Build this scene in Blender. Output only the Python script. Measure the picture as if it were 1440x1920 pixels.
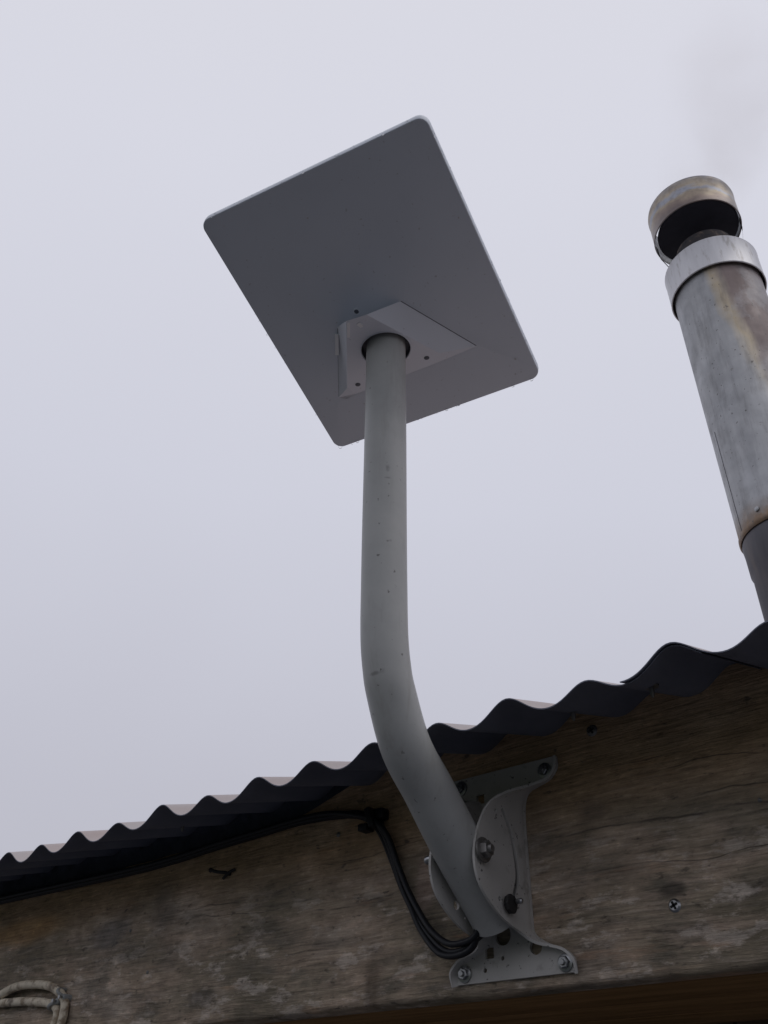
import bpy, bmesh, math, random
from mathutils import Vector, Matrix
import numpy as np
random.seed(7)
for o in list(bpy.data.objects): bpy.data.objects.remove(o)
S = bpy.context.scene
COL = S.collection
PI = math.pi

# ------------------------------------------------------------------ camera
CF, YAW, PITCH, ROLL = 1814.3, -.7064, .5884, .005       # focal length in photo pixels (1440 x 1920)
CAM = Vector((.5727, -.6925, -.3219))
def cam_axes():
    cy, sy, cp, sp = math.cos(YAW), math.sin(YAW), math.cos(PITCH), math.sin(PITCH)
    f = Vector((sy*cp, cy*cp, sp)); r = Vector((cy, -sy, 0)); u = r.cross(f)
    r2 = r*math.cos(ROLL) + u*math.sin(ROLL); u2 = -r*math.sin(ROLL) + u*math.cos(ROLL)
    return r2, u2, f
RX, UP, FW = cam_axes()
cam_d = bpy.data.cameras.new('camera'); cam = bpy.data.objects.new('camera', cam_d); COL.objects.link(cam)
cam_d.sensor_fit = 'VERTICAL'; cam_d.sensor_height = 36; cam_d.lens = 36*CF/1920
cam_d.clip_start = .01; cam_d.clip_end = 2000
M3 = Matrix((RX, UP, -FW)).transposed()
cam.matrix_world = Matrix.Translation(CAM) @ M3.to_4x4()
S.camera = cam

# ------------------------------------------------------------------ world, sun, exposure
W = bpy.data.worlds.new('World'); S.world = W; W.use_nodes = True
nt = W.node_tree; nt.nodes.clear()
N = nt.nodes.new; L = nt.links.new
out = N('ShaderNodeOutputWorld'); add = N('ShaderNodeAddShader'); L(add.outputs[0], out.inputs[0])
sky = N('ShaderNodeTexSky'); sky.sky_type = 'NISHITA'; sky.sun_disc = False
SUN_EL, SUN_AZ = math.radians(62), math.radians(70)       # azimuth clockwise from +Y
sky.sun_elevation = SUN_EL; sky.sun_rotation = SUN_AZ; sky.dust_density = 5; sky.ozone_density = 1
bg1 = N('ShaderNodeBackground'); bg1.inputs[1].default_value = .004; L(sky.outputs[0], bg1.inputs[0])
tc = N('ShaderNodeTexCoord'); sep = N('ShaderNodeSeparateXYZ'); L(tc.outputs['Generated'], sep.inputs[0])
# the overcast layer: brighter towards the zenith, soft uneven cloud base
ns = N('ShaderNodeTexNoise'); ns.inputs['Scale'].default_value = 1.6; ns.inputs['Detail'].default_value = 3; ns.inputs['Roughness'].default_value = .45
L(tc.outputs['Generated'], ns.inputs['Vector'])
mm = N('ShaderNodeMath'); mm.operation = 'MULTIPLY_ADD'; mm.inputs[1].default_value = .22; mm.inputs[2].default_value = -.11; L(ns.outputs[0], mm.inputs[0])
ad = N('ShaderNodeMath'); ad.operation = 'ADD'; L(sep.outputs[2], ad.inputs[0]); L(mm.outputs[0], ad.inputs[1])
cr = N('ShaderNodeValToRGB'); L(ad.outputs[0], cr.inputs[0])
e = cr.color_ramp.elements
SKYC = [(0, (.43, .432, .485)), (.30, (.515, .516, .588)), (.55, (.612, .62, .705)), (.78, (.672, .677, .755)), (.92, (.69, .69, .755)), (1, (.70, .70, .76))]
e[0].position, e[0].color = SKYC[0][0], (*SKYC[0][1], 1)
e[1].position, e[1].color = SKYC[-1][0], (*SKYC[-1][1], 1)
for p, c in SKYC[1:-1]:
    k = e.new(p); k.color = (*c, 1)
bg2 = N('ShaderNodeBackground'); bg2.inputs[1].default_value = 1.0; L(cr.outputs[0], bg2.inputs[0])
L(bg1.outputs[0], add.inputs[0]); L(bg2.outputs[0], add.inputs[1])
sd = bpy.data.lights.new('sun', 'SUN'); sd.energy = .5; sd.angle = math.radians(40); sd.color = (1, .97, .93)
sun = bpy.data.objects.new('sun', sd); COL.objects.link(sun)
to_sun = Vector((math.sin(SUN_AZ)*math.cos(SUN_EL), math.cos(SUN_AZ)*math.cos(SUN_EL), math.sin(SUN_EL)))
sun.rotation_euler = to_sun.to_track_quat('Z', 'Y').to_euler(); sun.location = (0, 0, 5)
S.render.engine = 'CYCLES'
S.view_settings.view_transform = 'Standard'; S.view_settings.look = 'None'
S.view_settings.exposure = 0; S.view_settings.gamma = 1; S.view_settings.use_curve_mapping = False

# ------------------------------------------------------------------ helpers
def ray(x, y): return (RX*((x-720)/CF) - UP*((y-960)/CF) + FW)
def on(x, y, ax, val):                                     # point of a real plane seen at a spot of the photo
    v = ray(x, y); return CAM + v*((val-CAM[ax])/v[ax])
def on_plane(x, y, p, n):
    v = ray(x, y); return CAM + v*((p-CAM).dot(n)/v.dot(n))

WLOC = {}
def tag(o, label=None, cat=None, group=None, kind=None):
    if label: o['label'] = label
    if cat: o['category'] = cat
    if group: o['group'] = group
    if kind: o['kind'] = kind
    return o
def thing(name, loc, label, cat, group=None):
    o = bpy.data.objects.new(name, None); COL.objects.link(o); o.location = loc; o.empty_display_size = .02
    WLOC[o.name] = Vector(loc); return tag(o, label, cat, group)
def obj(name, bm, mat, parent=None, smooth=40, keep_origin=None):
    """link a bmesh given in world coordinates as one object, origin at its middle"""
    bmesh.ops.recalc_face_normals(bm, faces=bm.faces)
    vs = [v.co for v in bm.verts]
    c = Vector([(min(v[i] for v in vs)+max(v[i] for v in vs))/2 for i in range(3)]) if keep_origin is None else Vector(keep_origin)
    bmesh.ops.translate(bm, vec=-c, verts=bm.verts)
    me = bpy.data.meshes.new(name); bm.to_mesh(me); bm.free()
    mats = mat if isinstance(mat, (list, tuple)) else [mat]
    for m in mats: me.materials.append(m)
    if smooth:
        me.shade_smooth(); me.set_sharp_from_angle(angle=math.radians(smooth))
    o = bpy.data.objects.new(name, me); COL.objects.link(o)
    WLOC[o.name] = c
    if parent is not None:
        o.parent = parent; o.location = c - WLOC[parent.name]
    else: o.location = c
    return o
def clone(o, delta, parent=None, rot=None, scale=None):
    """copy of a part or thing with its children, moved by delta in world space"""
    c = o.copy(); COL.objects.link(c); w = WLOC[o.name] + Vector(delta); WLOC[c.name] = w
    p = parent if parent is not None else o.parent
    if p is not None: c.parent = p; c.location = w - WLOC[p.name]
    else: c.location = w
    if rot: c.rotation_euler = rot
    if scale: c.scale = scale
    for ch in list(o.children):
        d = ch.copy(); COL.objects.link(d); d.parent = c; WLOC[d.name] = WLOC[ch.name] + Vector(delta)
    return c
def boolean(o, cutter, op='DIFFERENCE'):
    m = o.modifiers.new('b', 'BOOLEAN'); m.object = cutter; m.operation = op; m.solver = 'EXACT'
    bpy.context.view_layer.update()
    dg = bpy.context.evaluated_depsgraph_get(); me = bpy.data.meshes.new_from_object(o.evaluated_get(dg))
    old = o.data; o.modifiers.clear(); me.name = old.name; o.data = me
    me.shade_smooth(); me.set_sharp_from_angle(angle=math.radians(35))
    bpy.data.objects.remove(cutter)
def solidify(bm, t):
    bmesh.ops.solidify(bm, geom=bm.faces[:], thickness=t)

def box(bm, lo, hi, bevel=0):
    x0, y0, z0 = lo; x1, y1, z1 = hi
    v = [bm.verts.new(p) for p in ((x0,y0,z0),(x1,y0,z0),(x1,y1,z0),(x0,y1,z0),(x0,y0,z1),(x1,y0,z1),(x1,y1,z1),(x0,y1,z1))]
    fs = [bm.faces.new([v[i] for i in f]) for f in ((0,3,2,1),(4,5,6,7),(0,1,5,4),(1,2,6,5),(2,3,7,6),(3,0,4,7))]
    if bevel:
        es = list({e for f in fs for e in f.edges})
        bmesh.ops.bevel(bm, geom=es, offset=bevel, segments=2, affect='EDGES', profile=.5)
    return bm
def smooth_path(pts, n=8, closed=False):
    P = [Vector(p) for p in pts]; out = []
    for i in range(len(P)-1):
        p0 = P[i-1] if i else P[0]*2-P[1]; p1 = P[i]; p2 = P[i+1]; p3 = P[i+2] if i+2 < len(P) else P[-1]*2-P[-2]
        for k in range(n):
            t = k/n
            out.append(.5*((2*p1)+(p2-p0)*t+(2*p0-5*p1+4*p2-p3)*t*t+(3*p1-p0-3*p2+p3)*t**3))
    out.append(P[-1]); return out
def sweep(bm, path, rad, seg=16, caps=True, squash=1):
    """round tube along a path; rad is a number or a function of 0..1"""
    P = [Vector(p) for p in path]; n = len(P)
    T = [(P[min(i+1, n-1)]-P[max(i-1, 0)]).normalized() for i in range(n)]
    a = Vector((1, 0, 0)) if abs(T[0].x) < .8 else Vector((0, 0, 1))
    u = T[0].cross(a).normalized(); rings = []
    for i in range(n):
        u = (u - T[i]*u.dot(T[i])).normalized(); w = T[i].cross(u)
        r = rad(i/(n-1)) if callable(rad) else rad
        rings.append([bm.verts.new(P[i]+(u*math.cos(2*PI*k/seg)+w*math.sin(2*PI*k/seg)*squash)*r) for k in range(seg)])
    for A, B in zip(rings, rings[1:]):
        for k in range(seg): bm.faces.new((A[k], A[(k+1) % seg], B[(k+1) % seg], B[k]))
    if caps: bm.faces.new(rings[0][::-1]); bm.faces.new(rings[-1])
    return rings
def lathe(bm, base, axis, prof, seg=32, phase=0, close=True):
    """revolve (height, radius) pairs round axis"""
    axis = Vector(axis).normalized(); a = Vector((1,0,0)) if abs(axis.x) < .8 else Vector((0,0,1))
    u = axis.cross(a).normalized(); w = axis.cross(u); base = Vector(base); rings = []
    for h, r in prof:
        if r < 1e-7: rings.append([bm.verts.new(base+axis*h)]); continue
        rings.append([bm.verts.new(base+axis*h+(u*math.cos(2*PI*k/seg+phase)+w*math.sin(2*PI*k/seg+phase))*r) for k in range(seg)])
    for A, B in zip(rings, rings[1:]):
        for k in range(seg):
            k2 = (k+1) % seg
            if len(A) == 1 and len(B) == 1: continue
            if len(A) == 1: bm.faces.new((A[0], B[k2], B[k]))
            elif len(B) == 1: bm.faces.new((A[k], A[k2], B[0]))
            else: bm.faces.new((A[k], A[k2], B[k2], B[k]))
    if close:
        if len(rings[0]) > 1: bm.faces.new(rings[0][::-1])
        if len(rings[-1]) > 1: bm.faces.new(rings[-1])
def NB(): return bmesh.new()

# ------------------------------------------------------------------ materials
class Mat:
    def __init__(s, name, rough=.6, metal=0, col=(.5,.5,.5), spec=.5):
        s.m = bpy.data.materials.new(name); s.m.use_nodes = True; s.nt = s.m.node_tree
        s.p = s.nt.nodes['Principled BSDF']; s.p.inputs['Roughness'].default_value = rough; s.p.inputs['Metallic'].default_value = metal
        s.p.inputs['Base Color'].default_value = (*col, 1); s.p.inputs['Specular IOR Level'].default_value = spec
        s.geo = s.nt.nodes.new('ShaderNodeNewGeometry'); s.h = None
    def node(s, t, **kw):
        n = s.nt.nodes.new(t)
        for k, v in kw.items(): setattr(n, k, v)
        return n
    def link(s, a, b): s.nt.links.new(a, b)
    def coord(s, scale=(1,1,1), loc=(0,0,0), rot=(0,0,0)):
        n = s.node('ShaderNodeMapping'); s.link(s.geo.outputs['Position'], n.inputs[0])
        n.inputs['Scale'].default_value = scale; n.inputs['Location'].default_value = loc; n.inputs['Rotation'].default_value = rot
        return n.outputs[0]
    def noise(s, scale, detail=4, rough=.55, stretch=(1,1,1), loc=(0,0,0), dist=0, vec=None):
        n = s.node('ShaderNodeTexNoise'); s.link(vec if vec is not None else s.coord(stretch, loc), n.inputs['Vector'])
        n.inputs['Scale'].default_value = scale; n.inputs['Detail'].default_value = detail; n.inputs['Roughness'].default_value = rough
        n.inputs['Distortion'].default_value = dist; return n.outputs[0]
    def ramp(s, v, stops, interp='LINEAR'):
        n = s.node('ShaderNodeValToRGB'); s.link(v, n.inputs[0]); n.color_ramp.interpolation = interp
        e = n.color_ramp.elements
        f = lambda c: (c, c, c, 1) if not isinstance(c, tuple) else (*c, 1)
        e[0].position, e[0].color = stops[0][0], f(stops[0][1]); e[1].position, e[1].color = stops[-1][0], f(stops[-1][1])
        for p, c in stops[1:-1]: k = e.new(p); k.color = f(c)
        return n.outputs[0]
    def mix(s, fac, a, b, blend='MIX'):
        n = s.node('ShaderNodeMix', data_type='RGBA', blend_type=blend)
        for si, v in ((0, fac), (6, a), (7, b)):
            sock = n.inputs[si]
            if isinstance(v, (int, float)): sock.default_value = v if si == 0 else (v, v, v, 1)
            elif isinstance(v, tuple): sock.default_value = (*v, 1)
            else: s.link(v, sock)
        return n.outputs[2]
    def math(s, op, a, b=0, c=None, clamp=False):
        n = s.node('ShaderNodeMath', operation=op); n.use_clamp = clamp
        for i, v in enumerate((a, b, c)):
            if v is None: continue
            if isinstance(v, (int, float)): n.inputs[i].default_value = v
            else: s.link(v, n.inputs[i])
        return n.outputs[0]
    def xyz(s):
        n = s.node('ShaderNodeSeparateXYZ'); s.link(s.geo.outputs['Position'], n.inputs[0]); return n.outputs
    def spot(s, p, radii, soft=.5, rot=(0,0,0), wob=.35):
        """soft-edged mark round a point of the thing, 1 inside, wobbling outline"""
        m = s.node('ShaderNodeMapping', vector_type='TEXTURE'); s.link(s.geo.outputs['Position'], m.inputs[0])
        m.inputs['Location'].default_value = p; m.inputs['Rotation'].default_value = rot; m.inputs['Scale'].default_value = radii
        l = s.node('ShaderNodeVectorMath', operation='LENGTH'); s.link(m.outputs[0], l.inputs[0])
        d = s.math('MULTIPLY_ADD', s.noise(1.3/max(radii), 3), wob*2, -wob)
        v = s.math('ADD', l.outputs['Value'], d)
        r = s.node('ShaderNodeMapRange', interpolation_type='SMOOTHSTEP'); s.link(v, r.inputs[0])
        r.inputs[1].default_value = 1-soft; r.inputs[2].default_value = 1; r.inputs[3].default_value = 1; r.inputs[4].default_value = 0
        return r.outputs[0]
    def col(s, v): s.link(v, s.p.inputs['Base Color']); return s
    def rough(s, v): s.link(v, s.p.inputs['Roughness']); return s
    def bump(s, h, dist, strength=1):
        n = s.node('ShaderNodeBump'); n.inputs['Strength'].default_value = strength; n.inputs['Distance'].default_value = dist
        s.link(h, n.inputs['Height'])
        if s.h is not None: s.link(s.h, n.inputs['Normal'])
        s.h = n.outputs[0]; s.link(s.h, s.p.inputs['Normal']); return s

# --- weathered fascia wood: grain along X
WG = 3.4*8
def wood_fascia():
    m = Mat('weathered_wood', .82, spec=.25)
    warp = m.noise(3.0, 3, stretch=(1, 1, 1))
    wv = m.node('ShaderNodeVectorMath', operation='MULTIPLY_ADD')
    cmb = m.node('ShaderNodeCombineXYZ'); m.link(m.math('MULTIPLY', warp, .05), cmb.inputs[2])
    ad_ = m.node('ShaderNodeVectorMath', operation='ADD'); m.link(m.geo.outputs['Position'], ad_.inputs[0]); m.link(cmb.outputs[0], ad_.inputs[1])
    def g(stretch, scale, detail=5, rough=.6, loc=(0,0,0)):
        mp = m.node('ShaderNodeMapping'); m.link(ad_.outputs[0], mp.inputs[0]); mp.inputs['Scale'].default_value = stretch; mp.inputs['Location'].default_value = loc
        return m.noise(scale, detail, rough, vec=mp.outputs[0])
    fine = g((1.6, 14, 26), 9, 6, .65)
    mid = g((1.5, 5, 9), 6, 5, .6, (3, 0, 0))
    patch = g((1.6, 2.5, 3.2), 5, 4, .55, (1, 5, 2))
    blot = m.noise(14, 5, .6, (1, 1, 1.7), (4, 2, 9))
    speck = m.noise(95, 3, .6, (.6, 1, 1.3))
    c = m.ramp(patch, [(.3, (.056, .050, .037)), (.45, (.088, .077, .060)), (.56, (.118, .098, .078)), (.72, (.135, .122, .108))])
    c = m.mix(m.ramp(mid, [(.34, .8), (.50, 0)]), c, (.055, .050, .043))
    c = m.mix(m.math('MULTIPLY', m.ramp(mid, [(.55, 0), (.7, 1)]), .8), c, (.165, .135, .112))
    c = m.mix(m.math('MULTIPLY', m.ramp(blot, [(.54, 0), (.70, 1)]), .5), c, (.034, .033, .031))
    c = m.mix(m.math('MULTIPLY', m.ramp(fine, [(.28, 1), (.44, 0)]), .75), c, (.022, .020, .018))
    c = m.mix(m.math('MULTIPLY', m.ramp(fine, [(.56, 0), (.72, 1)]), .45), c, (.19, .17, .155))
    # grey lichen flakes in the lower two thirds, unweathered tan wood along the top
    fl = m.noise(34, 6, .7, (.55, 1, 1.6), (7, 3, 0)); z = m.xyz()
    low = m.math('SMOOTH_MIN', 1, m.math('MULTIPLY', m.math('SUBTRACT', -.085, z[2]), 14), .1); low = m.math('MAXIMUM', low, 0)
    c = m.mix(m.math('MULTIPLY', m.math('MULTIPLY', m.ramp(fl, [(.54, 0), (.60, 1)]), low), .5), c, (.205, .19, .178))
    c = m.mix(m.math('MULTIPLY', m.math('MULTIPLY', m.ramp(m.noise(22, 5, .65, (.5, 1, 1.5), (1, 8, 4)), [(.55, 0), (.64, 1)]), low), .6), c, (.038, .037, .031))
    c = m.mix(m.math('MULTIPLY', m.ramp(m.noise(18, 4, .6, (.35, 1, 2.4), (9, 1, 3)), [(.60, 0), (.70, 1)]), .45), c, (.15, .088, .055))
    wv2 = m.math('MULTIPLY_ADD', m.noise(5, 3), .07, -.035)
    hi = m.node('ShaderNodeMapRange', interpolation_type='SMOOTHSTEP'); m.link(m.math('ADD', z[2], wv2), hi.inputs[0])
    hi.inputs[1].default_value = -.115; hi.inputs[2].default_value = -.055
    c = m.mix(m.math('MULTIPLY', hi.outputs[0], .62), c, m.mix(fine, (.092, .062, .034), (.165, .108, .058)))
    # long drying checks that follow the grain
    cz = m.math('MULTIPLY_ADD', warp, .05, z[2])
    for z0, x0, x1, w in ((-.104, -.34, -.17, .0007), (-.113, -.30, -.12, .0005), (-.0835, -.13, .06, .0006), (-.122, -.145, .055, .0009), (-.108, .145, .60, .0011), (-.094, .22, .62, .0007), (-.074, .23, .5, .0006), (-.139, .20, .52, .0005), (-.062, .2, .33, .0005), (-.130, -.6, -.45, .0005)):
        wig = m.math('MULTIPLY_ADD', m.noise(9, 3, .6, loc=(z0*90, 0, 0)), .020, z0-.010+.025)
        d = m.math('ABSOLUTE', m.math('SUBTRACT', cz, wig))
        k = m.math('SUBTRACT', 1, m.math('DIVIDE', d, w*1.25), clamp=True)
        mid_, half = (x0+x1)/2, (x1-x0)/2
        gate = m.math('MULTIPLY', m.math('SUBTRACT', half, m.math('ABSOLUTE', m.math('SUBTRACT', z[0], mid_))), 18, clamp=True)
        brk = m.ramp(m.noise(26, 2, loc=(z0*50, 1, 1)), [(.36, .1), (.5, 1)])
        c = m.mix(m.math('MULTIPLY', m.math('MULTIPLY', m.math('MULTIPLY', k, gate), brk), .8), c, (.016, .014, .013))
    c = m.mix(m.math('MULTIPLY', m.ramp(speck, [(.30, 1), (.38, 0)]), .7), c, (.022, .020, .018))
    # stains with a place of their own
    for p, r, a, cc in (((-.42, 0, -.115), (.055, .03, .022), .55, (.05, .052, .056)), ((-.33, 0, -.10), (.03, .03, .035), .45, (.045, .043, .041)),
                        ((-.03, 0, -.198), (.012, .03, .035), .6, (.035, .028, .022)), ((-.255, 0, -.19), (.03, .03, .012), .6, (.03, .027, .024)),
                        ((.03, 0, -.125), (.014, .03, .032), .4, (.17, .13, .12)), ((-.6, 0, -.09), (.12, .03, .02), .5, (.15, .09, .035)),
                        ((.20, 0, -.093), (.018, .03, .013), .6, (.045, .036, .03)), ((.258, 0, -.160), (.014, .02, .006), .7, (.02, .018, .016))):
        c = m.mix(m.math('MULTIPLY', m.spot(p, r, .7), a), c, cc)
    fib = m.noise(1, 4, .7, (22, 1, 420), (0, 0, 5)); gr = m.noise(1, 5, .75, (70, 1, 190), (5, 0, 5)); mot = m.noise(30, 6, .75, (.8, 1, 1.5), (8, 8, 1))
    c = m.mix(1, c, m.ramp(fib, [(.25, .25), (.45, .46), (.55, .52), (.8, .75)]), 'MULTIPLY')
    c = m.mix(1, c, m.ramp(gr, [(.28, .22), (.42, .47), (.58, .52), (.74, .85)]), 'MULTIPLY')
    c = m.mix(1, c, m.ramp(mot, [(.3, .37), (.5, .5), (.68, .63)]), 'MULTIPLY')
    c = m.mix(1, c, (WG, WG*.935, WG*.865), 'MULTIPLY')
    m.col(c); m.rough(m.ramp(patch, [(.3, .62), (.7, .9)]))
    m.bump(fib, .0014, .8); m.bump(gr, .0010, .6); m.bump(fine, .0022, .7); m.bump(speck, .0006, .6); m.bump(fl, .001, .5)
    return m.m
def dull_wood(name, a, b, sc=8):
    m = Mat(name, .75, spec=.2); f = m.noise(sc, 5, .6, (1.2, 8, 14)); m.col(m.ramp(f, [(.3, a), (.7, b)])); m.bump(f, .001, .6); return m.m
def painted_steel():
    m = Mat('grey_painted_steel', .42, .0, spec=.45)
    n1 = m.noise(22, 4, .6); n2 = m.noise(160, 3, .6); n3 = m.noise(45, 4, .6, (1, 1, .35))
    c = m.ramp(n1, [(.3, (.33, .335, .325)), (.7, (.395, .398, .385))])
    c = m.mix(m.math('MULTIPLY', m.ramp(n3, [(.58, 0), (.75, 1)]), .35), c, (.20, .195, .18))
    c = m.mix(m.math('MULTIPLY', m.ramp(n2, [(.68, 0), (.73, 1)]), .75), c, (.07, .065, .055))
    # scuffs and small rust-tinted scratches on the pole
    X = .118
    for (px, py), r, a in (((727, 868), (.003, .01, .005), .6), ((728, 884), (.0045, .01, .0018), .8), ((739, 981), (.006, .01, .0022), .7), ((732, 1000), (.0025, .01, .002), .8), ((727, 1004), (.0015, .01, .0012), .8),
                           ((700, 1256), (.006, .01, .002), .5), ((716, 1248), (.003, .01, .003), .5), ((729, 1279), (.006, .01, .002), .85), ((725, 1268), (.002, .01, .006), .6), ((767, 1323), (.0014, .01, .0014), .9),
                           ((744, 784), (.003, .01, .002), .6), ((752, 770), (.0015, .01, .0015), .6), ((733, 1141), (.002, .01, .002), .5), ((740, 1112), (.005, .01, .0015), .4), ((722, 1375), (.002, .01, .008), .35)):
        q = on(px, py, 1, -.158-.02)
        az = math.atan2(q.x-CAM.x, q.y-CAM.y)
        c = m.mix(m.math('MULTIPLY', m.spot(q, tuple(v*1.3 for v in r), .55, rot=(0, 0, -az), wob=.45), a), c, (.06, .06, .055))
    q = on(738, 1190, 1, -.177)
    c = m.mix(m.math('MULTIPLY', m.spot(q, (.0025, .012, .013), .7), .6), c, (.30, .25, .18))
    q = on(740, 1220, 1, -.177)
    c = m.mix(m.math('MULTIPLY', m.spot(q, (.002, .012, .015), .7), .35), c, (.30, .25, .18))
    dr_ = m.noise(1, 4, .65, (120, 120, 9)); c = m.mix(m.math('MULTIPLY', m.ramp(dr_, [(.55, 0), (.75, 1)]), .3), c, (.22, .21, .185))
    m.col(c); m.rough(m.ramp(n1, [(.3, .36), (.7, .5)])); m.bump(n2, .0002, .5); m.bump(n1, .0006, .35); return m.m
def bracket_steel():
    m = Mat('grey_painted_bracket', .55, 0, spec=.4)
    n1 = m.noise(26, 4, .6); n2 = m.noise(210, 3, .6); n3 = m.noise(60, 4, .6)
    c = m.ramp(n1, [(.3, (.40, .388, .365)), (.7, (.475, .46, .435))])
    c = m.mix(m.math('MULTIPLY', m.ramp(n3, [(.60, 0), (.72, 1)]), .4), c, (.12, .105, .085))
    c = m.mix(m.math('MULTIPLY', m.ramp(n2, [(.66, 0), (.70, 1)]), .8), c, (.05, .045, .04))
    m.col(c); m.bump(n2, .0002, .4); return m.m
def dish_plastic(name, v, rough=.5):
    m = Mat(name, rough, 0, spec=.4); n = m.noise(9, 3); n2 = m.noise(230, 2)
    c = m.ramp(n, [(.3, tuple(x*.95 for x in v)), (.7, v)])
    c = m.mix(m.math('MULTIPLY', m.ramp(n2, [(.70, 0), (.74, 1)]), .35), c, (.25, .24, .23))
    m.col(c); m.bump(m.noise(700, 2), .0001, .3); return m.m
def metal(name, a, b, rough=.35, metallic=.85, sc=40, stretch=(1,1,.12)):
    m = Mat(name, rough, metallic); n = m.noise(sc, 4, .6, stretch); m.col(m.ramp(n, [(.3, a), (.7, b)])); m.bump(n, .0004, .3); return m.m
def plain(name, c, rough=.6, spec=.5):
    m = Mat(name, rough, 0, spec=spec); n = m.noise(60, 3); m.col(m.ramp(n, [(.3, tuple(x*.8 for x in c)), (.7, c)])); return m.m

M = dict(wood=wood_fascia(), steel=painted_steel(), bracket=bracket_steel(),
         shell=dish_plastic('white_shell_plastic', (.62, .66, .725)), boss=dish_plastic('boss_plastic', (.68, .71, .77)),
         socket=plain('socket_dark_plastic', (.10, .11, .13)), bolt=metal('zinc_bolt', (.26, .265, .27), (.46, .47, .475), .34, 1, 120, (1,1,1)),
         dark_bolt=metal('dull_bolt', (.16, .155, .15), (.26, .25, .24), .5, .8, 90, (1,1,1)),
         black=plain('black_cable_plastic', (.010, .011, .014), .45, .3), rubber=plain('black_grime', (.012, .011, .011), .7),
         dark_wood=dull_wood('stained_soffit_wood', (.22, .12, .045), (.40, .23, .10)), frame_wood=dull_wood('shed_boards', (.09, .06, .035), (.16, .11, .07)),
         ground=plain('wet_ground', (.078, .084, .10), .9), hole=plain('hole_inside', (.02, .02, .02), .9))

# ------------------------------------------------------------------ ground
GZ = -1.95
bm = NB(); n = 12
for i in range(n+1):
    for j in range(n+1):
        x, y = (i/n-.5)*1600, (j/n-.5)*1600; bm.verts.new((x, y, GZ))
bm.verts.ensure_lookup_table()
for i in range(n):
    for j in range(n): bm.faces.new([bm.verts[a] for a in (i*(n+1)+j, (i+1)*(n+1)+j, (i+1)*(n+1)+j+1, i*(n+1)+j+1)])
tag(obj('ground', bm, M['ground'], smooth=0), kind='structure')

# added bank out of view behind the camera, blocking low sky light
hm = Mat('sky_block_green', .9, spec=.1); hn = hm.noise(.8, 5, .65); hm.col(hm.ramp(hn, [(.3, (.035, .050, .030)), (.7, (.075, .085, .055))]))
bm = NB(); rg = random.Random(11); na, nr = 90, 16; g = []
for i in range(na+1):
    a = math.radians(118+134*i/na); edge_f = min(1, min(i, na-i)/14); row = []
    for k in range(nr+1):
        t = k/nr; r_ = 5.5+t*26; hgt = (edge_f*5.6*math.sin(min(t*1.25, 1)*PI/2)**1.25)*(1+.10*math.sin(a*9)+.05*math.sin(a*23+k))
        row.append(bm.verts.new((r_*math.sin(a)+rg.uniform(-.2, .2), -.7+r_*math.cos(a)+rg.uniform(-.2, .2), GZ+.004+hgt+(rg.uniform(-.25, .35) if 0 < k and edge_f > .1 else 0)*min(1, t*4))))
    g.append(row)
for A, B in zip(g, g[1:]):
    for k in range(nr): bm.faces.new((A[k], B[k], B[k+1], A[k+1]))
tag(obj('sky_block_bank', bm, hm.m, smooth=60), kind='structure')

# ------------------------------------------------------------------ shed
shed = thing('shed', (-.7, .5, GZ), 'weathered timber shed with corrugated iron roof behind the dish mount', 'shed')
X0, X1, BOT = -2.6, 1.5, -.2164
# fascia board with a worn lower arris
bm = NB(); nx = 500; sect = [(0.0, -.006), (0.0, -.06), (0, -.12), (0, -.17), (0.0, BOT+.005), (.0012, BOT+.0015), (.0045, BOT), (.022, BOT), (.022, -.006)]
rng = random.Random(3)
wob = [0]*(nx+1)
for f, a in ((2.1, .0012), (5.3, .0008), (13, .0005), (31, .0004), (77, .0003)):
    ph = rng.random()*6
    for i in range(nx+1): wob[i] += a*math.sin(ph + f*(X0+(X1-X0)*i/nx)*2.2)
rows = []
for i in range(nx+1):
    x = X0+(X1-X0)*i/nx; r = []
    for k, (y, z) in enumerate(sect):
        yy = y + (wob[i]*.6 if k in (4, 5) else 0); zz = z + (wob[i] if k in (4, 5, 6) else 0)
        r.append(bm.verts.new((x, yy, zz)))
    rows.append(r)
for A, B in zip(rows, rows[1:]):
    for k in range(len(sect)): k2 = (k+1) % len(sect); bm.faces.new((A[k], A[k2], B[k2], B[k]))
bm.faces.new(rows[0]); bm.faces.new(rows[-1][::-1])
fascia = obj('fascia_board', bm, M['wood'], shed, 50)

# corrugated sheets: crests every 76 mm, the sheet falls towards the viewer
SL = math.tan(math.radians(14.3)); LIPY = -.115; LSC = (.6925+LIPY)/.6525; PITCHC = .076*LSC; AMP = .0085*LSC; PX0 = .5727*(1-LSC); LIPZ = -.3219*(1-LSC)
DZ = {-8: -.0007, -7: -.0035, -6: -.0012, -5: -.0045, -4: .0007, -3: -.0035, -2: -.0004, -1: -.0008, 0: 0, 1: 0, 2: .0024, 3: -.002, 4: .0046, 5: -.001, 6: .001}
def roof_mat():
    top = Mat('wet_roof_iron', .42, .25); a = top.noise(7, 4, .6, (1, .25, 1)); t = top.ramp(a, [(.35, (.40, .37, .365)), (.6, (.36, .29, .27))])
    t = top.mix(top.math('MULTIPLY', top.ramp(top.noise(60, 4, .6), [(.62, 0), (.72, 1)]), .5), t, (.24, .17, .14)); top.col(t); top.bump(top.noise(120, 3), .0004, .4)
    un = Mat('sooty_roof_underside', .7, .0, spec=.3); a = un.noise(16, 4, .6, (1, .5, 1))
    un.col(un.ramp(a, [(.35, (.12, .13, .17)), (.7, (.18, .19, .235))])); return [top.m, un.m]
ROOF = roof_mat()
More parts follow.
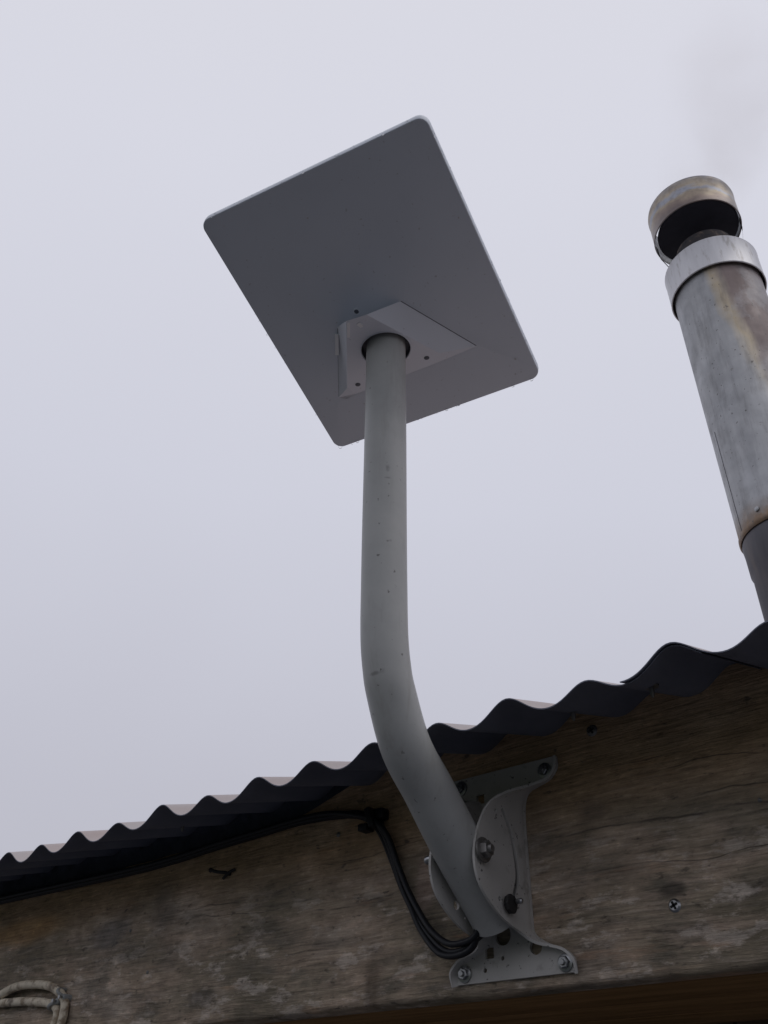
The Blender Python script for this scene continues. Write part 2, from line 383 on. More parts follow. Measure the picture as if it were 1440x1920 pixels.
def sheet(x0, x1, ylip, zoff, seed):
    bm = NB(); rr = random.Random(seed); seg = 20; nxs = int(round((x1-x0)/PITCHC*seg)); ys = [0, .004, .02, .05, .1, .2, .35, .6, 1.0, 1.6, 2.4]
    g = []
    for i in range(nxs+1):
        x = x0+(x1-x0)*i/nxs; t = (x-PX0)/PITCHC; k = math.floor(t); f = t-k; s = f*f*(3-2*f)
        dz = DZ.get(k, .0012*math.sin(k*5.1))*(1-s)+DZ.get(k+1, .0012*math.sin((k+1)*5.1))*s
        prof = math.cos(2*PI*t); prof = prof*.93+.07*math.cos(4*PI*t)-.07
        dy = .0015*math.sin(x*7+seed)+.0008*math.sin(x*23)
        col = []
        for q in ys:
            y = ylip+q+dy*(1-min(q/.3, 1)); fade = max(0, 1-q/.5)
            z = LIPZ+(AMP*prof-AMP)+dz*fade+zoff+SL*(y-LIPY)
            col.append(bm.verts.new((x, y, z)))
        g.append(col)
    fs = []
    for A, B in zip(g, g[1:]):
        for k in range(len(ys)-1): fs.append(bm.faces.new((A[k], B[k], B[k+1], A[k+1])))
    return bm
def finish_sheet(bm, label=None):
    # lower skin 0.8 mm under the upper one, closed round the edges
    bmesh.ops.recalc_face_normals(bm, faces=bm.faces)
    if sum(f.normal.z for f in bm.faces) < 0: bmesh.ops.reverse_faces(bm, faces=bm.faces[:])
    top = bm.faces[:]; bound = [e for e in bm.edges if e.is_boundary]
    r = bmesh.ops.duplicate(bm, geom=bm.verts[:]+bm.edges[:]+top); vm = r['vert_map']
    low = [f for f in r['geom'] if isinstance(f, bmesh.types.BMFace)]
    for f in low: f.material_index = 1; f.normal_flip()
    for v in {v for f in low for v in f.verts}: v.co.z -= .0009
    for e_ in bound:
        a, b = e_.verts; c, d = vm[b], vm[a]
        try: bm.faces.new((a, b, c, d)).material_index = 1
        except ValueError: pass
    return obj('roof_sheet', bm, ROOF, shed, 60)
shA = finish_sheet(sheet(PX0-38*PITCHC, PX0+4.3*PITCHC, LIPY, 0, 1))
shB = finish_sheet(sheet(PX0+3.42*PITCHC, PX0+20*PITCHC, LIPY-.003, .0018, 4))
# screw tips that come through the valleys
for kk, yy in ((2.5, -.075), (3.5, -.080), (-4.5, -.06)):
    x = PX0+PITCHC*kk; z = LIPZ-2*AMP+SL*(yy-LIPY); bm = NB()
    lathe(bm, (x, yy, z+.009), (0, 0, -1), [(0, .0001), (0, .0035), (.002, .0055), (.008, .0055), (.0085, .0018), (.013, .0018), (.016, .0008)], 10)
    obj('roof_screw', bm, M['dark_bolt'], shA)

# top rail (purlin) behind the fascia, soffit boards, wall boards and posts
bm = NB(); box(bm, (X0, .026, -.10), (X1, .066, -.022)); obj('purlin', bm, M['frame_wood'], shed, 0)
for k in range(4):
    y0 = .0245+k*.095; bm = NB(); box(bm, (X0+.01, y0, -.2035), (X1-.01, y0+.092, -.1905), .0012); obj('soffit_board', bm, M['dark_wood'], shed, 30)
b0 = None
for k in range(27):
    x = X0+.02+k*.15; d = 0
    if b0 is None:
        bm = NB(); box(bm, (x, .405, GZ), (x+.146, .425, -.05), .002); b0 = obj('wall_board', bm, M['frame_wood'], shed, 30)
    else: clone(b0, (k*.15, (k % 3)*.0008, 0), shed)
for x in (X0+.02, X1-.07):
    bm = NB(); box(bm, (x, .43, GZ), (x+.05, 2.2, -.05)); obj('side_wall', bm, M['frame_wood'], shed, 0)
bm = NB(); box(bm, (X0+.02, 2.2, GZ), (X1-.02, 2.23, .5)); obj('back_wall', bm, M['frame_wood'], shed, 0)

# added dark strip over the fascia top at the left, forming the dark eave band
eave_strip = Mat('dark_eave_strip', .8, spec=.2); fn_ = eave_strip.noise(40, 4, .6, (1, 1, .6)); eave_strip.col(eave_strip.ramp(fn_, [(.3, (.07, .08, .11)), (.7, (.11, .12, .155))])); eave_strip.bump(fn_, .002, .6)
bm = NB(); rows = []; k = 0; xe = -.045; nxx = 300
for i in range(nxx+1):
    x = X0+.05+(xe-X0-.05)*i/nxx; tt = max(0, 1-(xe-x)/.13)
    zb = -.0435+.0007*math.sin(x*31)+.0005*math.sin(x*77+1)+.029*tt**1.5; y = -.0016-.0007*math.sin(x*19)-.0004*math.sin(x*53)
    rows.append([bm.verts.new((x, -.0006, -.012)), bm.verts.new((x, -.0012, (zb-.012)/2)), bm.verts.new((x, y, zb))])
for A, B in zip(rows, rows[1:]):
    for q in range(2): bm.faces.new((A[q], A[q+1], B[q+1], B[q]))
solidify(bm, .0005); obj('dark_eave_strip', bm, eave_strip.m, shed, 40)

# screws in the fascia
def cross_screw(px, py, r, mat):
    p = on(px, py, 1, 0); bm = NB()
    lathe(bm, (p.x, .002, p.z), (0, -1, 0), [(0, r), (.0022, r), (.0034, r*.75), (.0036, r*.70)], 20)
    o = obj('screw', bm, mat, fascia)
    bm = NB()
    for a in (.4, .4+PI/2):
        d = Vector((math.cos(a), 0, math.sin(a)))*r*.62; e_ = Vector((-math.sin(a), 0, math.cos(a)))*r*.17; c = Vector((p.x, -.0020, p.z))
        v = [bm.verts.new(c+s*d+t*e_+Vector((0, yy, 0))) for yy in (0, .003) for s, t in ((1,1),(-1,1),(-1,-1),(1,-1))]
        for f in ((0,1,2,3),(7,6,5,4),(0,4,5,1),(1,5,6,2),(2,6,7,3),(3,7,4,0)): bm.faces.new([v[i] for i in f])
    obj('screw_slot', bm, M['hole'], fascia, 0)
cross_screw(1265, 1698, .0048, M['bolt'])
cross_screw(1110, 1370, .0050, M['dark_bolt'])
# bent rusty nail left in the board
q = on(427, 1641, 1, 0); bm = NB()
sweep(bm, smooth_path([(q.x+.004, .004, q.z), (q.x+.003, -.006, q.z+.001), (q.x-.004, -.010, q.z+.002), (q.x-.014, -.011, q.z+.005)], 5), .0018, 8)
lathe(bm, (q.x-.014, -.011, q.z+.005), (-.9, 0, .3), [(0, .0024), (.0014, .0026)], 8)
sweep(bm, smooth_path([(q.x+.012, -.001, q.z+.004), (q.x+.006, -.004, q.z+.001), (q.x-.002, -.004, q.z-.004)], 4), .0016, 8)
tag(obj('bent_nail', bm, M['rubber']), 'bent dark nail sticking out of the fascia board left of the black cables', 'nail')
for px, py, s in ((635, 1565, 1), (1425, 1500, .7), (245, 1745, .8), (277, 1823, .8)):
    q = on(px, py, 1, 0); bm = NB(); lathe(bm, (q.x, .001, q.z), (0, -1, 0), [(0, .0022*s), (.0016, .0024*s), (.0024, .001*s)], 9); obj('nail_head', bm, M['dark_bolt'], fascia)

# ------------------------------------------------------------------ mount: wall bracket and bent pole
TX, TR = .118, .0193
mount = thing('antenna_mount', (TX, 0, -.125), 'grey painted bent steel pole on a bolted wall bracket carrying the white dish', 'mount')
# bracket: fold line (on the board) and free edge of the right cheek, top to bottom
F = [((.1740, -.0425), (.1750, -.0055, -.0430)), ((.1735, -.0520), (.1748, -.0070, -.0525)), ((.1665, -.0600), (.1680, -.0080, -.0615)), ((.1545, -.0640), (.1560, -.0160, -.0675)),
     ((.1450, -.0670), (.1465, -.0385, -.0770)), ((.1400, -.0760), (.1410, -.0570, -.0890)), ((.1387, -.0950), (.1400, -.0717, -.1100)), ((.1387, -.1250), (.1400, -.0785, -.1330)),
     ((.1387, -.1500), (.1400, -.0720, -.1530)), ((.1388, -.1660), (.1400, -.0488, -.1700)), ((.1395, -.1755), (.1410, -.0200, -.1795)), ((.1460, -.1815), (.1475, -.0130, -.1845)),
     ((.1570, -.1870), (.1590, -.0115, -.1875)), ((.1660, -.1905), (.1685, -.0095, -.1910)), ((.1730, -.1975), (.1758, -.0085, -.1985)), ((.1740, -.2070), (.1762, -.0050, -.2085))]
fold = smooth_path([(a[0], -.0005, a[1]) for a, b in F], 5); edge = smooth_path([b for a, b in F], 5)
TH = .0021
def cheek_mesh(sgn):
    bm = NB(); g = []; nu = 12
    for A, B in zip(fold, edge):
        d = B-A; row = []
        for k in range(nu+1):
            t = k/nu; p = A+d*t
            p.x -= .0018*math.exp(-(t*d.length/.003)**2)          # small bend radius at the fold
            if sgn < 0: p.x = 2*TX-p.x
            row.append(bm.verts.new(p))
        g.append(row)
    for A, B in zip(g, g[1:]):
        for k in range(nu): bm.faces.new((A[k], A[k+1], B[k+1], B[k]) if sgn > 0 else (A[k], B[k], B[k+1], A[k+1]))
    bmesh.ops.recalc_face_normals(bm, faces=bm.faces)
    # outward = away from the tube
    tot = sum((f.normal.x for f in bm.faces)); 
    if tot*sgn < 0: bmesh.ops.reverse_faces(bm, faces=bm.faces[:])
    solidify(bm, TH)
    return bm
PIV = on(913, 1592, 0, .1415)
def slot_cutter(x0, x1):
    pts = [on(944, 1515, 0, .1415), on(962, 1560, 0, .1415), on(970, 1600, 0, .1415), on(975, 1645, 0, .1415), on(967, 1690, 0, .1415)]
    p = smooth_path([(0, q.y, q.z) for q in pts], 6); bm = NB(); w = .0024; A = []; B = []
    for i in range(len(p)):
        t = (p[min(i+1, len(p)-1)]-p[max(i-1, 0)]).normalized(); nrm = Vector((0, -t.z, t.y))
        ww = w*(.75+.5*i/len(p))
        A.append(p[i]+nrm*ww); B.append(p[i]-nrm*ww)
    loop = A+B[::-1]; lo = [bm.verts.new((x0, q.y, q.z)) for q in loop]; hi = [bm.verts.new((x1, q.y, q.z)) for q in loop]
    m_ = len(A)
    for L_ in (lo, hi):
        for i in range(m_-1): bm.faces.new((L_[i], L_[i+1], L_[2*m_-2-i], L_[2*m_-1-i]))
    for i in range(2*m_): j = (i+1) % (2*m_); bm.faces.new((lo[i], lo[j], hi[j], hi[i]))
    return bm
def add_cyl(bm, p, axis, r, h, seg=14): lathe(bm, Vector(p)-Vector(axis)*h/2, axis, [(0, r), (h, r)], seg)
for sgn in (1, -1):
    ck = obj('cheek', cheek_mesh(sgn), M['bracket'], mount, 35)
    if sgn > 0: bm = slot_cutter(.13, .16)
    else: bm = slot_cutter(.07, .105)
    ct = obj('cutter', bm, M['hole']); boolean(ck, ct)
    bm = NB(); xx = .145 if sgn > 0 else .092
    for (px, py), r in (((941, 1685), .0020), ((932, 1519), .0016), ((904, 1618), .0008), ((989, 1675), .0007)) if sgn > 0 else (((852, 1698), .0036), ((868, 1722), .0012)):
        q = on(px, py, 0, .1415 if sgn > 0 else .0965); add_cyl(bm, (xx, q.y, q.z), (1, 0, 0), r, .03)
    ct = obj('cutter', bm, M['hole']); boolean(ck, ct)
# back plate with the same hourglass outline
bm = NB(); R_ = [(p.x-.0004, p.z) for p in fold]; Lf = [(2*TX-x, z) for x, z in R_]
fr = [bm.verts.new((x, -.0032, z)) for x, z in R_]; fl_ = [bm.verts.new((x, -.0032, z)) for x, z in Lf]
for i in range(len(fr)-1): bm.faces.new((fr[i], fr[i+1], fl_[i+1], fl_[i]))
ext = bmesh.ops.extrude_face_region(bm, geom=bm.faces[:]); bmesh.ops.translate(bm, vec=(0, .0029, 0), verts=[v for v in ext['geom'] if isinstance(v, bmesh.types.BMVert)])
plate = obj('back_plate', bm, M['bracket'], mount, 35)
bm = NB()
for (px, py), s in (((901, 1499), .0040), ((918, 1787), .0042)):
    q = on(px, py, 1, -.003); box(bm, (q.x-s, -.02, q.z-s), (q.x+s, .02, q.z+s))
for (px, py), r in (((1005, 1776), .0055), ((943, 1754), .0075), ((943, 1797), .0016), ((910, 1820), .0018)):
    q = on(px, py, 1, -.003); add_cyl(bm, (q.x, 0, q.z), (0, 1, 0), r, .04, 20)
boolean(plate, obj('cutter', bm, M['hole']))
# the pole: straight mast, long bend, lower arm tucked between the cheeks
path = [(TX, -.158, .352), (TX, -.158, .26)]+[tuple(on(a, b, 0, TX)) for a, b in ((721.8, 900), (720.8, 1000), (720.3, 1100), (720.6, 1190), (725, 1250), (733.5, 1300), (761, 1400), (803, 1480), (836, 1545), (867, 1604), (899, 1662), (921, 1702), (930, 1719))]
bm = NB(); pp = smooth_path(path, 8)
last = pp[-1]; dr = (pp[-1]-pp[-2]).normalized()
sweep(bm, pp+[last+dr*.0015, last+dr*.0025], lambda t: TR*(1.0+.055*min(1, max(0, (t-.45)/.25))), 48, caps=False)
bmesh.ops.recalc_face_normals(bm, faces=bm.faces)
if sum((f.normal.x*(f.calc_center_median().x-TX)) for f in bm.faces) < 0: bmesh.ops.reverse_faces(bm, faces=bm.faces[:])
solidify(bm, .0020)
pole = obj('pole', bm, M['steel'], mount, 50)
q = on(752, 701, 1, -.1745); bm = NB(); add_cyl(bm, (q.x, q.y, q.z), (ray(752, 701).x, ray(752, 701).y, 0), .0019, .03)
boolean(pole, obj('cutter', bm, M['hole']))
# bolts
def hex_bolt(p, axis, s, parent, mat=None, washer=True):
    a = Vector(axis).normalized(); p = Vector(p); mat = mat or M['bolt']; bm = NB()
    if washer:
        lathe(bm, p, a, [(0, s*1.42), (.0012, s*1.42), (.0014, s*1.34)], 24)
        w = obj('washer', bm, mat, parent)
        bm = NB()
    b = p+a*.0014*(1 if washer else 0)
    lathe(bm, b, a, [(0, s), (s*.62, s), (s*.74, s*.86)], 6, phase=random.random()*1.0)
    o = obj('bolt', bm, mat, parent, 30)
    bm = NB(); lathe(bm, b+a*s*.6, a, [(0, s*.5), (s*.42, s*.5), (s*.52, s*.42)], 14); obj('thread_end', bm, mat, o)
    return o
for px, py in ((1017, 1443), (867, 1826), (1056, 1804), (860, 1478)):
    q = on(px, py, 1, -.007); hex_bolt((q.x, -.0034, q.z), (0, -1, 0), .0045, mount)
q = on(913, 1592, 0, .146); hex_bolt((.1425, q.y, q.z), (1, 0, 0), .0066, mount, M['dark_bolt'])
bm = NB(); lathe(bm, (.100, q.y-.002, q.z), (-1, 0, 0), [(0, .003), (.004, .003), (.0045, .0034), (.010, .0034), (.0112, .0026)], 14)
obj('bolt_end', bm, M['bolt'], mount)
q = on(965, 1694, 0, .147); bm = NB(); lathe(bm, (.1420, q.y, q.z), (1, 0, 0), [(0, .0072), (.0022, .0074), (.0034, .0068), (.0040, .004)], 9)
bmesh.ops.recalc_face_normals(bm, faces=bm.faces)
kn = tag(obj('lock_nut', bm, M['rubber'], mount, 30))
bm = NB(); lathe(bm, (.147, q.y+.0035, q.z+.002), (1, 0, 0), [(0, .0022), (.004, .0022), (.005, .0012)], 12); obj('bolt_tip', bm, M['bolt'], kn)

# ------------------------------------------------------------------ dish
DC0 = Vector((.09893315, -.153063, .41840675)); DC = CAM+(DC0-CAM)*.93
U = Vector((.97213319, .22958985, .04738732)); V = Vector((.20264262, -.92460692, .32254924)); NN = Vector((.11786868, -.30395813, -.94536577))   # NN points to the back, i.e. down
U = -U if U.dot(RX) < 0 else U
LV = .2985*.93/2; LU = LV*.8443575; DT = .0115
dish = thing('satellite_dish', DC, 'flat white rectangular satellite internet dish seen from below on the pole', 'satellite dish')
def rr_outline(inset, r=.0098, seg=10, bow=0):
    pts = []
    for sx, sy, a0 in ((1, 1, 0), (-1, 1, PI/2), (-1, -1, PI), (1, -1, 3*PI/2)):
        for k in range(seg+1):
            a = a0+PI/2*k/seg; rr = r-inset
            pts.append((sx*(LU-r)+rr*math.cos(a), sy*(LV-r)+rr*math.sin(a)))
    return pts
bm = NB(); rings = []
for inset, h in ((.0010, 0), (.0003, -.0003), (0, -.0010), (-.0003, -.005), (0, -.0095), (.0006, -.0108), (.0018, -.0115)):
    rings.append([bm.verts.new(DC+U*u+V*v+NN*(h-.0032)) for u, v in rr_outline(inset)])
for A, B in zip(rings, rings[1:]):
    for k in range(len(A)): k2 = (k+1) % len(A); bm.faces.new((A[k], A[k2], B[k2], B[k]))
def bk(px, py, h=0): return on_plane(px, py, DC+NN*h, NN)
bm.faces.new(rings[-1])
# the back is a very shallow pyramid: facets run from the wedge out to the four corners
Q4 = [bm.verts.new(bk(*q)) for q in ((757, 561), (628, 611), (634, 755), (905, 650))]
for i in range(4):
    G = rings[0][i*11:(i+1)*11]; nxt = rings[0][((i+1) % 4)*11]
    for a, b in zip(G, G[1:]): bm.faces.new((a, b, Q4[i]))
    bm.faces.new((G[-1], nxt, Q4[(i+1) % 4], Q4[i]))
bm.faces.new(Q4)
body = obj('shell', bm, M['shell'], dish, 30)
# raised wedge that takes the pole: its face falls back to the shell along one line
F4, F5 = bk(820, 680), bk(669, 738); ld = (F5-F4).normalized(); pd = ld.cross(NN).normalized()
f2 = bk(687, 590, .033); 
if (f2-F4).dot(pd) < 0: pd = -pd
k_ = .033/((f2-F4).dot(pd)); fn = (NN-pd*k_).normalized()
def fc(px, py): return on_plane(px, py, F4, fn)
F1, F2, F3, F6 = fc(649, 602), fc(687, 590), fc(823, 662), fc(651, 728)
B1, B3, B4, B7, B8 = bk(633, 613), bk(750, 565), bk(894, 649), bk(650, 749), bk(635, 745)
bm = NB(); vv = {k: bm.verts.new(p) for k, p in dict(F1=F1, F2=F2, F3=F3, F4=F4, F5=F5, F6=F6, B1=B1, B3=B3, B4=B4, B7=B7, B8=B8).items()}
low = {k: bm.verts.new(p-NN*.002) for k, p in dict(F4=F4, F5=F5, B1=B1, B3=B3, B4=B4, B7=B7, B8=B8).items()}
for f in (('F1','F2','F3','F4','F5','F6'), ('B1','F1','F6','B8'), ('B3','B4','F3','F2'), ('B1','B3','F2','F1'), ('B8','F6','F5','B7'), ('F3','B4','F4')): bm.faces.new([vv[k] for k in f])
ringk = ['B1','B3','B4','F4','F5','B7','B8']
for i in range(len(ringk)):
    a, b = ringk[i], ringk[(i+1) % len(ringk)]; bm.faces.new((vv[a], vv[b], low[b], low[a]))
bm.faces.new([low[k] for k in ringk])
boss = obj('mount_wedge', bm, M['boss'], dish, 5)
def axis_hit(p, n): t = (p-Vector((TX, -.158, 0))).dot(n)/n.z; return Vector((TX, -.158, t))
H = axis_hit(F4, fn)
def bool_cyl(r, z0, z1): bm = NB(); lathe(bm, (TX, -.158, z0), (0, 0, 1), [(0, r), (z1-z0, r)], 48); return obj('cutter', bm, M['hole'])
boolean(boss, bool_cyl(.0246, H.z-.05, H.z+.05)); boss.data.set_sharp_from_angle(angle=math.radians(5))
boolean(body, bool_cyl(.0246, H.z-.05, H.z+.0085))
for p in body.data.polygons:
    if abs(Vector(p.normal).dot(NN)) > .99: p.use_smooth = False
# socket liner: dark ring wall and floor round the pole end, pale rim lip
bm = NB(); seg = 48; r1, r2 = .0253, .0240; A = []; B = []; Cc = []; D = []
for k in range(seg):
    a = 2*PI*k/seg; cx, cy = math.cos(a), math.sin(a)
    def at(r, dz):
        p = Vector((TX+cx*r, -.158+cy*r, 0)); p.z = F4.z-(fn.x*(p.x-F4.x)+fn.y*(p.y-F4.y))/fn.z+dz; return p
    A.append(bm.verts.new(at(r1, -.0002))); B.append(bm.verts.new(at(r1-.0003, -.0007))); Cc.append(bm.verts.new(at(r2+.0003, -.0007))); D.append(bm.verts.new(at(r2, .0010)))
for X_, Y_ in ((A, B), (B, Cc), (Cc, D)):
    for k in range(seg): bm.faces.new((X_[k], X_[(k+1) % seg], Y_[(k+1) % seg], Y_[k]))
obj('socket_rim', bm, M['shell'], dish, 40)
bm = NB(); A = []; B = []
for k in range(seg):
    a = 2*PI*k/seg; p = Vector((TX+math.cos(a)*r2, -.158+math.sin(a)*r2, 0)); p.z = F4.z-(fn.x*(p.x-F4.x)+fn.y*(p.y-F4.y))/fn.z+.0008
    A.append(bm.verts.new(p)); B.append(bm.verts.new((p.x, p.y, H.z+.0080)))
for k in range(seg): bm.faces.new((A[k], A[(k+1) % seg], B[(k+1) % seg], B[k]))
bm.faces.new(B)
obj('socket', bm, M['socket'], dish, 40)
# small screw recesses, vent ring, clips and pale plug
def disc(name, p, n, r, h, mat, seg=20, inner=None):
    bm = NB()
    if inner: 
        lathe(bm, p-n*.0005, n, [(0, r), (h, r), (h, inner), (0, inner)], seg, close=False)
    else: lathe(bm, p-n*.0008, n, [(0, r), (h, r), (h+.0002, r*.9)], seg)
    return obj(name, bm, mat, dish)
for px, py in ((800, 671), (671, 721)): 
    disc('screw_recess', fc(px, py), fn, .0027, .0010, M['socket'])
disc('port_ring', bk(668.5, 584), NN, .0036, .0012, M['boss'], inner=.0024); disc('port', bk(668.5, 584), NN, .0024, .0009, M['socket'])
def strip(name, P, Q, w, n, h, mat):
    d = (Q-P).normalized(); s = d.cross(n).normalized()*w/2; bm = NB()
    v = [bm.verts.new(p+t+n*q) for q in (-.0005, h) for p, t in ((P, s), (Q, s), (Q, -s), (P, -s))]
    for f in ((0,1,2,3),(7,6,5,4),(0,4,5,1),(1,5,6,2),(2,6,7,3),(3,7,4,0)): bm.faces.new([v[i] for i in f])
    return obj(name, bm, mat, dish, 0)
white = dish_plastic('pale_clip_plastic', (.85, .86, .87))
strip('clip', bk(632, 626), bk(632.5, 664), .0036, NN, .0022, white); strip('clip', fc(653.5, 604), fc(653.5, 632), .0028, fn, .0008, white)
strip('plug', fc(671, 606), fc(679, 612), .0036, fn, .0008, white)
strip('joint_line', bk(751.5, 564.5), bk(893, 648), .0007, NN, .0001, M['socket']); strip('joint_line', bk(633, 616), bk(635.5, 743), .0006, NN, .0001, M['socket'])
# faint moulded print lines beside the socket
pr = dish_plastic('faint_print', (.50, .50, .52)); bm = NB()
for k in range(5):
    P = fc(768+k*5, 707+k*6.5); d = (bk(1000, 640)-bk(820, 700)).normalized(); s = d.cross(fn).normalized()*.0006
    x = 0
    for w in [random.uniform(.002, .004) for _ in range(5)]:
        if x+w > .017-.001*k: break
        h = NN*.0004; a = P+d*x; b = P+d*(x+w); bm.faces.new([bm.verts.new(q+h) for q in (a+s, b+s, b-s, a-s)]); x += w+.0012
obj('print_lines', bm, pr, dish, 0)
# specks of dirt stuck to the shell
bm = NB()
for px, py, r in ((577, 409, .0011), (507, 381, .0006), (420, 424, .0005), (693, 297, .0008), (966, 673, .0011), (956, 686, .0006), (977, 697, .0008), (966, 701, .0009), (977, 692, .0005), (726, 323, .0005), (860, 408, .0009), (554, 437, .0004)):
    ok_, loc_, nor_, _ = body.ray_cast(CAM-WLOC[body.name], ray(px, py).normalized())
    p = loc_+WLOC[body.name] if ok_ else bk(px, py)
    a = random.random()*3; v = []
    for k in range(7): v.append(bm.verts.new(p+NN*.0003+(U*math.cos(2*PI*k/7+a)+V*math.sin(2*PI*k/7+a))*r*random.uniform(.6, 1.2)))
    bm.faces.new(v)
tag(obj('dirt_specks', bm, pr, dish, 0), kind='stuff')

# ------------------------------------------------------------------ water
wm = Mat('water', .02, 0, (1, 1, 1)); wm.p.inputs['Transmission Weight'].default_value = 1; wm.p.inputs['IOR'].default_value = 1.33; WATER = wm.m
def drop(name, p, r, n=Vector((0, 0, -1)), stretch=1.25, parent=None):
    bm = NB(); prof = [(0, .0001)]+[(r*stretch*(1-math.cos(a)), r*math.sin(a)) for a in [PI*k/8 for k in range(1, 8)]]+[(2*r*stretch, .0001)]
    lathe(bm, p-n*r*.75, n, prof, 12); return bm
NAMES = [((638, 838), .0021, 'clear water drop hanging from the lowest corner of the dish'),
         ((670, 827), .0019, 'water drop under the dish edge just left of the pole'),
         ((785, 789), .0011, 'tiny water drop under the dish edge, first right of the pole'),
         ((792, 787), .0010, 'tiny water drop under the dish edge, second right of the pole'),
         ((839, 771), .0017, 'larger water drop hanging midway along the lower right dish edge'),
         ((848, 768), .0009, 'tiny water drop beside the larger one midway along the lower dish edge'),
         ((862, 763), .0013, 'small water drop right of the pair midway along the lower dish edge'),
         ((963, 727), .0016, 'shallow water drop nearest to the right corner drop on the dish edge'),
         ((998, 715), .0020, 'round water drop hanging from the right corner of the dish')]
for (px, py), r, lab in NAMES:
    p = bk(px, py-1, -.0042); d_ = p-DC; cu = max(-LU+.001, min(LU-.001, d_.dot(U))); cv = max(-LV+.001, min(LV-.001, d_.dot(V)))
    if abs(cu) > LU-.009 and abs(cv) > LV-.009:
        g2 = Vector((abs(cu)-(LU-.0098), abs(cv)-(LV-.0098)))
        if g2.length > .0094: g2 *= .0094/g2.length; cu = math.copysign(LU-.0098+g2.x, cu); cv = math.copysign(LV-.0098+g2.y, cv)
    p = DC+U*cu+V*cv+NN*-.0048
    o = obj('water_drop', drop('d', p, r*1.05), WATER, None, 180); tag(o, lab, 'water drop', 'water drops hanging from the dish')
bm = NB(); rg = random.Random(5)
def edge_pt(side, t, h):
    u, v = {'r': (LU, LV*(1-2*t)*.92), 't': (LU*(1-2*t)*.92, LV), 'l': (-LU, LV*(1-2*t)*.92), 'b': (LU*(1-2*t)*.92, -LV)}[side]
    return DC+U*u+V*v+NN*h
sides = {}
for s in 'rtlb': sides[s] = edge_pt(s, .5, 0)
for s, n in (('r', 46), ('t', 30), ('b', 26), ('l', 14)):
    for _ in range(n):
        r = rg.choice((.0004, .0005, .0007, .0009, .0012)); p = edge_pt(s, rg.random(), rg.uniform(-.011, -.002))
        lathe(bm, p-NN*0, (DC-p).normalized()*-1, [(-r*.3, r*.2), (0, r), (r*.45, r*.8), (r*.8, r*.3)], 8)
for k in range(160):
    r = rg.uniform(.0006, .0018); p = DC+U*rg.uniform(-LU, LU)*.98+V*rg.uniform(-LV, LV)*.98-NN*DT
    lathe(bm, p, -NN, [(-r*.1, r), (r*.4, r*.75), (r*.6, r*.2)], 8)
tag(obj('dish_water_beads', bm, WATER, None, 180), 'fine rain beads clinging to the rim of the white dish', 'water beads', kind='stuff')
# beads running down the pole near the bracket
bm = NB()
WK = .55
for px, py, r in ((856, 1484, .0016), (863, 1492, .0012), (846, 1500, .0017), (848, 1508, .0016), (850, 1525, .0016), (846, 1512, .0010), (812, 1482, .0012), (731, 1338, .0007), (868, 1540, .0013), (872, 1580, .001)):
    # nearest point on the pole surface along the sight line
    v = ray(px, py).normalized(); best = None
    for i in range(1, len(pp)):
        a, b = pp[i-1], pp[i]; ax = (b-a).normalized(); w = CAM-a; d = v-ax*v.dot(ax); w2 = w-ax*w.dot(ax)
        A_, B_, C_ = d.dot(d), 2*d.dot(w2), w2.dot(w2)-TR*TR; D_ = B_*B_-4*A_*C_
        if D_ < 0: continue
        t = (-B_-math.sqrt(D_))/2/A_; p = CAM+v*t; s = (p-a).dot(ax)
        if -.0005 <= s <= (b-a).length+.0005: best = (p, (p-a-ax*s).normalized()); break
    r *= WK
    if best: lathe(bm, best[0]-best[1]*r*.3, best[1], [(0, r*.9), (r*.3, r), (r*.7, r*.75), (r*.95, r*.2)], 10)
tag(obj('pole_water_beads', bm, WATER, None, 180), 'rain beads on the lower arm of the grey pole', 'water beads', kind='stuff')

# ------------------------------------------------------------------ cables
def cable(name, pts, r, mat, label, cat, group, seg=12):
    bm = NB(); sweep(bm, smooth_path(pts, 10), r, seg); return tag(obj(name, bm, mat, None, 180), label, cat, group)
def c_(px, py, y): q = on(px, py, 1, y); return (q.x, q.y, q.z)
c1 = [c_(-120, 1715, -0.006), c_(0, 1690, -0.006), c_(100, 1668, -0.006), c_(240, 1637, -0.006), c_(330, 1613, -0.006), c_(400, 1590, -0.006), c_(480, 1566, -0.006), c_(560, 1542, -0.006), c_(620, 1531, -0.006), c_(668, 1524, -.010), c_(697, 1535, -.009), c_(718, 1560, -.008), c_(736, 1605, -.007), c_(752, 1660, -.007),
      c_(770, 1700, -.009), c_(790, 1745, -.014), c_(822, 1786, -.020), c_(858, 1791, -.026), c_(888, 1772, -.030), (TX-.008, -.038, -.168), (TX-.006, -.06, -.145)]
c2 = [c_(-120, 1709, -0.01), c_(0, 1684, -0.01), c_(100, 1662, -0.01), c_(240, 1631, -0.01), c_(330, 1607, -0.01), c_(400, 1584, -0.01), c_(480, 1560, -0.01), c_(560, 1536, -0.01), c_(620, 1525, -0.01), c_(672, 1529, -.015), c_(703, 1540, -.013), c_(727, 1568, -.010), c_(744, 1615, -.010), c_(762, 1662, -.012),
      c_(784, 1706, -.016), c_(808, 1744, -.021), c_(838, 1768, -.026), c_(866, 1768, -.030), c_(892, 1754, -.034), (TX-.002, -.040, -.166), (TX, -.06, -.145)]
